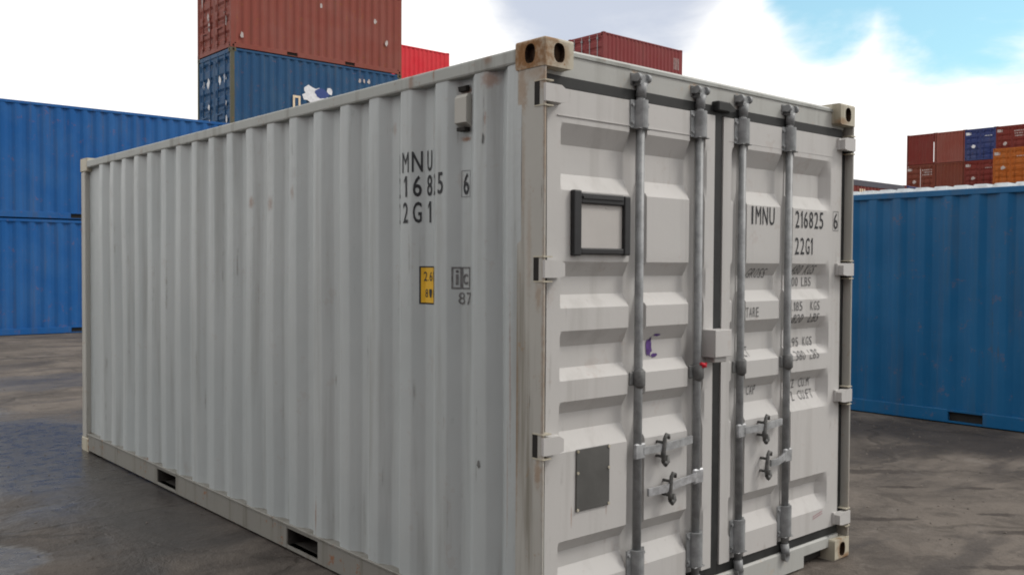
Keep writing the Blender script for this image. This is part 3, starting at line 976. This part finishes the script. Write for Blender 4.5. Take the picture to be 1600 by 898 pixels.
for body, u, v, cw in (("I", 1.494, 1.888, 0.046), ("MNU", 1.530, 1.888, 0.047), ("216825", 1.900, 1.882, 0.038), ("6", 2.292, 1.885, 0.040), ("22G1", 1.900, 1.738, 0.038)):
    T.clear()
    word(body, u, v, cw, 0.0145, 0.092, 0.004)
    for t1 in list(T):
        t1 = t1[:5] + (0.0,) if t1[0] == 'M' else t1
        decal("lettering", door_parts[1], M_ink, [t1], (), on_door(), cu, cv)
decal("lettering_border", door_parts[1], M_ink2, (), frame_polys(2.282, 2.341, 1.876, 1.986, 0.003), on_door(), cu, cv)
T.clear()
SH = 0.050
for body, u, v, cw in (("MAX", 1.392, 1.612, 0.022), ("GROSS", 1.514, 1.612, 0.027), ("TARE", 1.456, 1.412, 0.022), ("NET", 1.456, 1.208, 0.019),
                       ("CU", 1.385, 1.004, 0.020), ("CAP", 1.530, 1.004, 0.021), ("30,480", 1.832, 1.630, 0.026), ("KGS", 2.045, 1.630, 0.026),
                       ("67,200", 1.832, 1.564, 0.026), ("LBS", 2.045, 1.564, 0.026), ("2,185", 1.845, 1.432, 0.028), ("KGS", 2.062, 1.432, 0.026),
                       ("4,820", 1.845, 1.364, 0.028), ("LBS", 2.062, 1.364, 0.026), ("28,295", 1.836, 1.232, 0.027), ("KGS", 2.062, 1.232, 0.026),
                       ("62,380", 1.836, 1.162, 0.027), ("LBS", 2.062, 1.162, 0.026), ("33.2", 1.866, 1.006, 0.026), ("CU.M", 2.020, 1.006, 0.026),
                       ("1,172", 1.848, 0.938, 0.026), ("CU.FT", 2.012, 0.938, 0.026)):
    word(body, u, v, cw, 0.008, SH, 0.0)
decal("small_lettering", door_parts[1], M_ink2, T, (), on_door(), cu, cv, lambda c: any(abs(c.x-r) < 0.0605 for r in RODS))["kind"] = "stuff"
T.clear()
for k in range(9):
    txt("=", 2.11+0.011*k, 0.262+0.002*k, 0.008, 0.018, 0.0)
decal("sticker", door_parts[1], M_pink, T, (), on_door(), (), ())
T.clear()


def blob_poly(u, v, ru, rv, n=14, j=0.35, seed=1):
    rnd = random.Random(seed)
    return [(u+ru*math.cos(2*math.pi*k/n)*(1+j*(rnd.random()-0.5)*2), v+rv*math.sin(2*math.pi*k/n)*(1+j*(rnd.random()-0.5)*2)) for k in range(n)]


decal("paint_smear", door_parts[0], M_purple, (), [blob_poly(0.755, 1.295, 0.020, 0.045, seed=3), blob_poly(0.790, 1.255, 0.022, 0.010, seed=5),
      blob_poly(0.792, 1.352, 0.030, 0.006, seed=8)], on_door(0.003), (), cv)

# data plate with rivets
b = MB()
b.box(0.237, 0.443, DY-0.005, DY+0.002, 0.624, 0.890, 0.002)
for u, v in ((0.244, 0.632), (0.436, 0.632), (0.244, 0.79), (0.436, 0.79), (0.244, 0.882), (0.436, 0.882)):
    b.tube([(u, DY-0.004, v), (u, DY-0.0095, v)], 0.0065, 8, mi=1)
b.build("data_plate", [M_plate, M_cast], door_parts[0])

# document holder: raised black frame round a pale card
b = MB()
fx0, fx1, fz0, fz1 = 0.192, 0.545, 1.712, 1.982
y0, y1 = DY-0.026, DY+0.001
b.box(fx0, fx0+0.046, y0, y1, fz0, fz1+0.006, 0.006, seg=2)
b.box(fx1-0.040, fx1, y0, y1, fz0+0.004, fz1-0.006, 0.006, seg=2)
b.box(fx0+0.0455, fx1-0.0395, y0+0.003, y1, fz1-0.050, fz1-0.004, 0.006, seg=2)
b.box(fx0+0.0455, fx1-0.0395, y0+0.003, y1, fz0+0.006, fz0+0.034, 0.006, seg=2)
b.box(fx0+0.05, fx1-0.05, y0-0.004, y0+0.003, fz1-0.030, fz1-0.018, 0.002)
b.build("document_holder", M_frame, door_parts[0])
b = MB()
b.box(fx0+0.044, fx1-0.038, DY-0.008, DY-0.003, fz0+0.030, fz1-0.046)
b.box(0.40, 0.445, DY-0.010, DY-0.007, fz1-0.066, fz1-0.058)
b.build("document_card", M_card, door_parts[0])

# ---- side markings
SU = lambda off=0.002: (lambda u, v: (side_x(-u) + gentle(-u, v)*min(1, (v-0.16)*3, (2.515-v)*3) - off, -u, v))
cs = [-p[0] for p in PROF]
rows = ((2.112, 0.097), (1.995, 0.100), (1.870, 0.100))
T.clear()
FC = {'I': 1.066, 'M': 0.981, 'N': 0.907, 'U': 0.838, '_': 0.772, 'P': 0.700, 'Q': 0.556}
for body, row in (("IMNU", 0), ("216825", 1), ("22G1", 2)):
    v, h = rows[row]
    for ch, slot in zip(body, ('I', 'M', 'N', 'U', '_', 'P')):
        w = {'M': 0.052, 'N': 0.050, 'U': 0.038, 'I': 0.014, '1': 0.024}.get(ch, 0.040)
        uc = -FC[slot]
        decal("lettering", side, M_ink, [(ch, uc-w/2, uc+w/2, v, v+h, 0.0 if ch in 'IM' else 0.012)], (), SU(), cs, ())
decal("lettering", side, M_ink, [("6", -0.556-0.020, -0.556+0.020, 1.986, 2.083, 0.016)], (), SU(), cs, ())
decal("lettering_border", side, M_ink2, (), frame_polys(-0.588, -0.527, 1.976, 2.095, 0.0022), SU(), cs, ())
T.clear()
# height sticker following the folds
yv = [-(0.925-0.018*k) for k in range(10)]
decal("height_sticker", side, M_ink, (), [[(-0.898, 1.484), (-0.785, 1.484), (-0.785, 1.664), (-0.898, 1.664)]], SU(0.0016), cs, ())
decal("height_sticker", side, M_yellow, (), [[(-0.889, 1.491), (-0.787, 1.491), (-0.787, 1.657), (-0.889, 1.657)]], SU(0.0026), cs, ())
word("2.6m", -0.876, 1.594, 0.022, 0.007, 0.044, 0.004)
word("8'6", -0.868, 1.516, 0.022, 0.009, 0.040, 0.004)
decal("small_lettering", side, M_ink, T, (), SU(0.0036), cs, ())["kind"] = "stuff"
T.clear()
T.append(("i", -0.612, -0.598, 1.580, 1.648, 0.012))
T.append(("c", -0.576, -0.542, 1.582, 1.632, 0.012))
word("87", -0.600, 1.492, 0.036, 0.014, 0.056, 0.004)
decal("lettering", side, M_ink2, T, frame_polys(-0.630, -0.584, 1.562, 1.662, 0.008) + frame_polys(-0.5835, -0.526, 1.562, 1.662, 0.007), SU(), cs, ())
T.clear()
# small dents / scuffs with a form of their own
for pl in (blob_poly(-0.418, 0.800, 0.010, 0.016, seed=4), blob_poly(-0.390, 2.215, 0.005, 0.026, seed=11)):
    decal("scuff", side, M_steel_d, (), [pl], SU(0.003), cs, ())

# vent box in the last corrugation
b = MB()
b.prism([(0.040, 2.285), (0.006, 2.305), (0.006, 2.415), (0.020, 2.432), (0.040, 2.432)], 1, 0.515, 0.598)
b.box(0.008, 0.040, 0.53, 0.585, 2.268, 2.284, mi=1)
b.prism([(0.041, 2.446), (0.022, 2.448), (0.018, 2.468), (0.041, 2.474)], 1, 0.535, 0.590, mi=1)
b.build("vent", [M_post, M_dark], side)

# red plastic seal hanging at the second bar's middle guide
b = MB()
b.tube([(RODS[1]-0.012, DY-0.040, 1.208), (RODS[1]+0.012, DY-0.044, 1.198), (RODS[1]+0.036, DY-0.036, 1.206)], [0.007, 0.012, 0.006], 8)
b.box(RODS[1]-0.004, RODS[1]+0.030, DY-0.046, DY-0.040, 1.186, 1.204, 0.002)
o = b.build("seal", M_red)
o['label'] = "small red plastic seal on the second locking bar, just below the lock box"
o['category'] = "seal"

# ================================================================== other containers
_cache = {}


def cached(key, fn):
    if key not in _cache:
        _cache[key] = fn()
    return _cache[key]


def put(name, me, parent, mats):
    o = link(name, me, parent)
    for i, mt in enumerate(mats):
        if mt is not None and i < len(o.material_slots):
            o.material_slots[i].link = 'OBJECT'
            o.material_slots[i].material = mt
    return o


def gen_profile(length):
    pr = [(0.12, 0.004), (0.20, 0.004)]
    n = max(1, int((length-0.40)/0.278))
    pitch = (length-0.40)/n
    s = 0.20
    for k in range(n):
        pr += [(s+0.068, 0.040), (s+0.068+pitch-0.208, 0.040), (s+pitch-0.072, 0.004), (s+pitch, 0.004)]
        s += pitch
    pr[-1] = (length-0.12, 0.004)
    return pr


def G_side(length, h, drop):
    def f():
        me = corrugated(gen_profile(length), 0.15, h-drop-0.05, lambda s, d, z: (s, d+0.004, z), 1).mesh("side_panel", [M_side])
        return me
    return cached(('side', length, h, drop), f)


def G_back(length, h, drop):
    return cached(('back', length, h, drop), lambda: corrugated(gen_profile(length), 0.15, h-drop-0.05, lambda s, d, z: (s, WD-0.004-d, z), 1).mesh("side_panel", [M_side]))


def G_end(h, x, sgn):
    return cached(('end', h, x, sgn), lambda: corrugated(gen_profile(WD), 0.15, h-0.10, lambda s, d, z: (x - sgn*(d+0.012), s, z), 1).mesh("end_panel", [M_side]))


def simple_box(key, *a, bev=0.005):
    def f():
        b = MB()
        b.box(*a, bev)
        return b.mesh(key, [M_side])
    return cached((key, a), f)


def G_bottom(length, y0, y1, pockets):
    def f():
        b = MB()
        if pockets:
            pk = [(length/2-1.025-0.18, length/2-1.025+0.18), (length/2+1.025-0.18, length/2+1.025+0.18)]
        else:
            pk = []
        cuts = [0.17] + [v for p in pk for v in p] + [length-0.17]
        for a, c2 in zip(cuts[0::2], cuts[1::2]):
            b.box(a, c2, y0, y1, 0.012, 0.150, 0.004)
        for a, c2 in pk:
            b.box(a, c2, y0+0.002, y1, 0.014, 0.030)
            b.box(a, c2, y0+0.002, y1, 0.130, 0.150)
            b.box(a, c2, y1-0.003, y1+0.002, 0.030, 0.130, mi=1)  # dark sheet stands in for shade inside the pocket
        return b.mesh("bottom_rail", [M_side, M_dark])
    return cached(('bot', length, y0, y1, pockets), f)


def G_roof(length, h, drop):
    def f():
        b = MB()
        b.box(0.05, length-0.05, 0.03, WD-0.03, h-drop-0.03, h-drop-0.008)
        x = 0.28
        while x < length-0.36:
            # die-stamped cross rib with sloping ends
            for ya, yb, sg in ((0.04, WD-0.04, 1),):
                top = h-0.008
                z0 = h-drop-0.009
                A = [(x, ya, z0), (x+0.175, ya, z0), (x+0.175, yb, z0), (x, yb, z0)]
                B = [(x+0.026, ya+0.075, top), (x+0.149, ya+0.075, top), (x+0.149, yb-0.075, top), (x+0.026, yb-0.075, top)]
                for i in range(4):
                    j = (i+1) % 4
                    b.face([A[i], A[j], B[j], B[i]])
                b.face(B)
            x += 0.209
        return b.mesh("roof", [M_side])
    return cached(('roof', length, h, drop), f)


def G_cast(x, y, z, ex, ey, ez):
    return cached(('cast', x, y, z), lambda: casting_mesh("corner_casting", 0.178, 0.162, 0.118, ex, ey, ez, (x, y, z), [M_side, M_rusthole]))


def G_door(h, k):
    def f():
        b = MB()
        ya, yb = (0.075, 1.212) if k == 0 else (1.226, WD-0.075)
        z0, z1 = 0.17, h-0.15
        zs, ds = [z0], [0.0]
        n = 5
        ph = (z1-z0)/n
        for i in range(n):
            c0 = z0+ph*i
            for t, d in ((0.25, 0), (0.40, 0.036), (0.66, 0.036), (0.82, 0)):
                zs.append(c0+ph*t)
                ds.append(d)
        zs.append(z1)
        ds.append(0)
        xo = 0.03
        ys = [(ya, 0), (ya+0.07, 0), (ya+0.10, 1), (yb-0.10, 1), (yb-0.07, 0), (yb, 0)]
        g = [[b.bm.verts.new((xo+d*f2, y, z)) for y, f2 in ys] for z, d in zip(zs, ds)]
        for j in range(len(zs)-1):
            for i in range(len(ys)-1):
                b.bm.faces.new((g[j][i], g[j][i+1], g[j+1][i+1], g[j+1][i]))
        return b.mesh("door", [M_side])
    return cached(('door', h, k), f)


def G_bar(h, y):
    def f():
        b = MB()
        b.tube([(0.02, y, 0.10), (0.02, y, h-0.06)], 0.020, 8)
        for z in (0.28, 1.15, h-0.28):
            b.box(-0.012, 0.034, y-0.045, y+0.045, z-0.05, z+0.05)
        z = 0.85
        b.box(-0.015, 0.0, y, y+(0.30 if (y < 0.7 or 1.3 < y < 1.6) else -0.30), z-0.02, z+0.02) if (y < 0.7 or 1.3 < y < 1.6) else b.box(-0.015, 0.0, y-0.30, y, z-0.18, z-0.14)
        return b.mesh("locking_bar", [M_steel])
    return cached(('bar', h, y), f)


def dash_lines(rows, y0, z0, w, h, seed):
    """illegible rows of stencil-like marks on a door (x = constant plane)"""
    rnd = random.Random(seed)
    out = []
    for r in range(rows):
        z = z0 - r*h*2.0
        u = y0
        while u < y0+w:
            d = 0.05+0.04*rnd.random()
            out.append([(u, z), (u+d, z), (u+d, z+h*(0.9+0.2*rnd.random())), (u, z+h)])
            u += d + 0.03 + 0.05*rnd.random()
    return out


def container(loc, label, colour, length=6.058, h=2.591, drop=0.02, rz=0.0, doors=True, detail=True, group=None,
              roof=None, rail=None, post=None, marks=None, bars=True, back=True, casting=None, end='door', rail_h=0.065):
    t = thing("shipping_container", label, "container", loc, rz, group)
    pm = PAINTS[colour]
    pr = rail or pm
    po = post or pm
    sd = put("side_panel", G_side(length, h, drop), t, [pm])
    if back:
        put("side_panel", G_back(length, h, drop), t, [pm])
    put("end_panel", G_end(h, length, 1), t, [pm])
    put("roof", G_roof(length, h, drop), t, [roof or pm])
    put("floor", simple_box("floor", 0.05, length-0.05, 0.05, WD-0.05, 0.12, 0.148), t, [M_floor])
    for ya, yb in ((0.0, 0.055), (WD-0.055, WD)):
        put("top_rail", simple_box("top_rail", 0.172, length-0.172, ya+(0.001 if ya == 0 else 0), yb, h-drop-rail_h, h-drop), t, [pr])
    put("bottom_rail", G_bottom(length, 0.002, 0.05, length < 7), t, [pr])
    put("bottom_rail", simple_box("bottom_rail", 0.172, length-0.172, WD-0.05, WD-0.002, 0.012, 0.149), t, [pr])
    dds = []
    for xa, xb in ((0.004, 0.125), (length-0.125, length-0.004)):
        for ya, yb in ((0.003, 0.072), (WD-0.072, WD-0.003)):
            put("corner_post", simple_box("corner_post", xa, xb, ya, yb, 0.118, h-0.118), t, [po])
    for cx, ex in ((0, -1), (length-0.178, 1)):
        for cy, ey in ((0, -1), (WD-0.162, 1)):
            for cz, ez in ((0, -1), (h-0.118, 1)):
                put("corner_casting", G_cast(cx, cy, cz, ex, ey, ez), t, [casting or po, M_rusthole])
    put("header", simple_box("header", 0.010, 0.10, 0.1625, WD-0.1625, h-0.145, h-0.024), t, [pr])
    put("door_sill", simple_box("door_sill", 0.010, 0.10, 0.1625, WD-0.1625, 0.012, 0.158), t, [pr])
    put("header", simple_box("header", length-0.10, length-0.008, 0.1625, WD-0.1625, h-0.125, h-0.024), t, [pr])
    if end == 'panel':
        put("end_panel", G_end(h, 0.0, -1), t, [pm])
    else:
        for k in (0, 1):
            d = put("door", G_door(h, k), t, [pm])
            dds.append(d)
            if bars:
                for y in ((0.42, 0.95) if k == 0 else (1.49, 2.02)):
                    put("locking_bar", G_bar(h, y), d, [pm if bars == 'paint' else None])
    if marks:
        marks(t, sd, dds)
    return t


def door_mark(mat, polys, x=0.026):
    # on a door facing -x the reading direction runs towards -y
    def f(parent):
        decal("marking", parent, mat, (), polys, lambda u, v: (x, u, v), (), ())
    return f


# --- two royal blue containers stacked behind on the left
gz = 0.06
ROYAL = "royal blue containers stacked two high"
cxl = 1.95


def side_dots(mat, polys, off=0.001):
    return lambda t, sd, dds: decal("marking", sd, mat, (), polys, lambda u, v: (u, -off, v), (), ())


container((cxl, 19.80, gz), "royal blue container on the ground behind the grey one, lower of the left pair", 'royal_blue', group=ROYAL)
container((cxl, 19.80, gz+2.591), "royal blue container at the left edge, stacked on another royal blue one", 'royal_blue', group=ROYAL)

# --- stack with red-brown container on a blue one
BX, BY = 9.23, 23.43
HQ = 2.70          # the two lowest boxes are a little taller
olive = paint("olive_grimy_post", (0.085, 0.080, 0.045), dirt=0.4, rust=0.4)
STK = "containers of the tall brown and blue stack"
for lv in (0, 1):
    container((BX, BY, gz+HQ*lv), ("brown container at the foot of the tall left stack, behind the royal blue pair", "slate blue container second from the ground in the tall left stack")[lv], ('brown', 'slate_blue')[lv], group=STK, h=HQ)


def blue_logo(t, sd, dds):
    x0, z0 = 2.10, 0.0
    zb = 1.28
    mp = lambda u, v: (u, 0.0005, v)
    decal("marking", sd, M_white, (), [blob_poly(2.75, zb+0.20, 0.42, 0.28, 22, 0.28, 2)], mp, (), ())
    decal("marking", sd, M_logo_blue, (), [blob_poly(3.02, zb+0.30, 0.24, 0.15, 14, 0.25, 6)], lambda u, v: (u, -0.002, v), (), ())
    decal("marking", sd, M_cream, (), frame_polys(2.02, 2.28, zb-0.30, zb+0.14, 0.07), mp, (), ())
    decal("marking", sd, M_white, (), [blob_poly(3.32, zb+0.40, 0.10, 0.12, 8, 0.3, 4)], mp, (), ())
    for k, w in ((0, 0.11), (1, 0.07), (2, 0.10)):
        decal("marking", sd, M_white_dull, (), [blob_poly(4.42+0.17*k, zb+0.90, w/2, 0.075, 8, 0.4, k+3)], mp, (), ())
    for d, s in zip(dds, (1, 2)):
        b0 = 0.2 if s == 1 else 1.4
        decal("marking", d, M_white, (), [blob_poly(b0+0.25, 1.75, 0.09, 0.14, 9, 0.4, s), blob_poly(b0+0.62, 1.70, 0.07, 0.13, 9, 0.4, s+4),
              blob_poly(b0+0.22, 1.0, 0.07, 0.10, 9, 0.4, s+7), blob_poly(b0+0.15, 0.5, 0.06, 0.12, 9, 0.4, s+9)], lambda u, v: (0.024, u, v), (), ())


container((BX, BY, gz+HQ*2), "slate blue container with white emblem on its side, under the red-brown one", 'slate_blue', group=STK,
          post=olive, marks=blue_logo, bars='paint')


def brown_marks(t, sd, dds):
    mp = lambda u, v: (u, 0.0005, v)
    decal("marking", sd, M_white_dull, (), [blob_poly(0.36, 0.40, 0.05, 0.10, 9, 0.3, 3), blob_poly(5.45, 0.95, 0.05, 0.10, 9, 0.3, 5),
          blob_poly(5.0, 1.6, 0.06, 0.08, 9, 0.3, 6), blob_poly(3.0, 1.75, 0.05, 0.08, 9, 0.3, 7)], mp, (), ())
    for d, s in zip(dds, (3, 5)):
        b0 = 0.2 if s == 3 else 1.4
        decal("marking", d, M_white_dull, (), [blob_poly(b0+0.25, 1.15, 0.07, 0.12, 9, 0.4, s), blob_poly(b0+0.2, 0.85, 0.09, 0.16, 9, 0.4, s+4),
              blob_poly(b0+0.7, 1.75, 0.06, 0.18, 9, 0.4, s+7)], lambda u, v: (0.024, u, v), (), ())


container((BX, BY, gz+HQ*2+2.591), "red-brown container on top of the tall stack, above the blue one with white emblem", 'brown', group=STK, marks=brown_marks, bars='paint')

# --- bright red stack farther back
RED = "containers in the stack with the bright red top"
for lv in range(5):
    vis = lv == 4
    container((21.77, 37.30, gz+2.591*lv), "bright red container just right of the tall brown and blue stack" if vis else
              "oxide container low under the bright red one, out of sight", 'red' if vis else 'oxide', group=RED)

# --- maroon stack beyond the roof
MAR = "containers in the maroon stack"


def maroon_marks(t, sd, dds):
    decal("marking", sd, M_white_dull, (), [[(5.35+0.12*k, 1.5), (5.39+0.12*k, 1.5), (5.39+0.12*k, 2.1), (5.35+0.12*k, 2.1)] for k in range(4)],
          lambda u, v: (u, 0.0005, v), (), ())


for lv in range(5):
    vis = lv == 4
    container((30.45, 28.45, gz+2.591*lv), "maroon container peeping over the grey container's front roof edge" if vis else
              "oxide container under the maroon one, out of sight", 'maroon' if vis else 'oxide', group=MAR, marks=maroon_marks if vis else None)

# --- blue container close on the right
container((7.50, 5.54, 0.0), "deep blue container with pale ribbed roof standing close on the right", 'deep_blue', h=2.560, drop=0.058,
          rz=R(-90), roof=M_roof_pale)

# --- low long row behind the blue container
ROW = "containers of the low long row"
mauve = paint("mauve_weathered_rail", (0.060, 0.058, 0.080), dirt=0.3, rust=0.1)


def row_marks(t, sd, dds):
    decal("marking", sd, M_cream, (), [[(8.15+0.17*k, 1.85), (8.26+0.17*k, 1.85), (8.26+0.17*k, 2.22), (8.15+0.17*k, 2.22)] for k in range(3)],
          lambda u, v: (u, 0.0005, v), (), ())


for lv in (0, 1):
    container((24.95, 16.55, gz+2.591*lv), ("red-brown forty foot container under another in the low row, out of sight",
              "long red-brown container with mauve top edge, left of the far stack")[lv], 'oxide', length=12.192, rail=mauve, rail_h=0.24, group=ROW,
              marks=row_marks if lv else None)
    container((37.25, 16.55, gz+2.591*lv), ("dark blue container at ground level in the low row, out of sight",
              "dark blue container end at the right of the low long row")[lv], 'ink_blue', group=ROW)

# --- far stack on the right, doors and ends towards us
FAR = "containers of the far stack on the right"
cols = [35.41-2.438*(k+1)-0.003*k for k in range(4)]
top = [('oxide', 'panel', "plain red-brown container end, top left corner of the far stack"),
       ('brown', 'panel', "plain red-brown container end between the top left corner and the blue doors"),
       ('ink_blue', 'door', "blue container with white marks on its doors, top row of the far stack"),
       ('oxide', 'door', "dark red container right of the blue one in the far stack, partly behind the orange")]
sec = [('rust', 'door', "rusty container with rows of white print on its doors, left end of the far stack"),
       ('rust', 'panel', "rusty plain container end right of the printed doors, second row of the far stack"),
       ('oxide', 'door', "red-brown container beneath the blue doors, left of the orange one"),
       ('rust', 'door', "rusty container hidden behind the orange one in the far stack")]


def far_door_marks(seed, mat):
    def f(t, sd, dds):
        # left door as seen from the yard has the larger y
        decal("marking", dds[1], mat, (), [[(1.95, 2.08), (2.35, 2.08), (2.35, 2.30), (1.95, 2.30)], blob_poly(1.75, 1.15, 0.16, 0.13, 10, 0.3, seed)],
              lambda u, v: (0.015, u, v), (), ())
        decal("marking", dds[0], mat if seed != 1 else M_white_dull, (), dash_lines(3, 0.25, 2.05, 0.75, 0.10, seed) if seed in (1, 4) else dash_lines(1, 0.3, 1.9, 0.5, 0.06, seed),
              lambda u, v: (0.015, u, v), (), ())
    return f


def seam_strip(t, sd, dds):
    decal("marking", t, M_white_dull, (), [[(0.30, 0.3), (0.36, 0.3), (0.36, 2.3), (0.30, 2.3)]], lambda u, v: (0.006, u, v), (), ())


for k, cy in enumerate(cols):
    for lv in range(5):
        if lv == 4:
            cl, en, lb = top[k]
        elif lv == 3:
            cl, en, lb = sec[k]
        else:
            cl, en, lb = (('rust', 'oxide', 'brown', 'ink_blue')[(k+lv) % 4], 'door',
                          "container in the lower rows of the far stack, hidden by the blue container")
        mk = None
        if en == 'door' and lv >= 3:
            mk = far_door_marks({(0, 3): 1, (2, 4): 2, (3, 4): 4}.get((k, lv), 3), M_white if (k, lv) in ((2, 4),) else M_white_dull)
        container((75.9, cy, gz+2.591*lv), lb, cl, group=FAR, end=en, marks=mk, bars='paint', back=False)

# --- orange stack in front of it
ORG = "containers of the orange stack"
for lv in range(4):
    vis = lv == 3
    container((69.2, 23.20, gz+2.591*lv), "orange container doors at the right edge, in front of the far stack" if vis else
              "red-brown container under the orange one" if lv == 2 else "container low under the orange one, hidden by the blue container",
              'orange' if vis else 'oxide', group=ORG, bars='paint', back=False, marks=far_door_marks(3, M_white_dull) if vis else None)

# --- unseen containers added behind the camera on the left to shade the side wall
BEH = "containers added behind the photographer for shade"
SPOTS = [(-9.4, 1.5, R(-90), lv) for lv in range(3)] + [(-9.4, -4.8, R(-90), lv) for lv in range(3)] + [(-9.0, -11.2, 0.0, lv) for lv in range(3)]
for k, (x, y, rz, lv) in enumerate(SPOTS):
    if rz == 0.0:
        loc = (x, y-0.2, 2.591*lv)
    else:
        loc = (x-2.438, y, 2.591*lv)
    container(loc, "container added behind the photographer to block light, outside the frame", ('slate_blue', 'oxide', 'rust')[k % 3], rz=rz, group=BEH, bars=False)
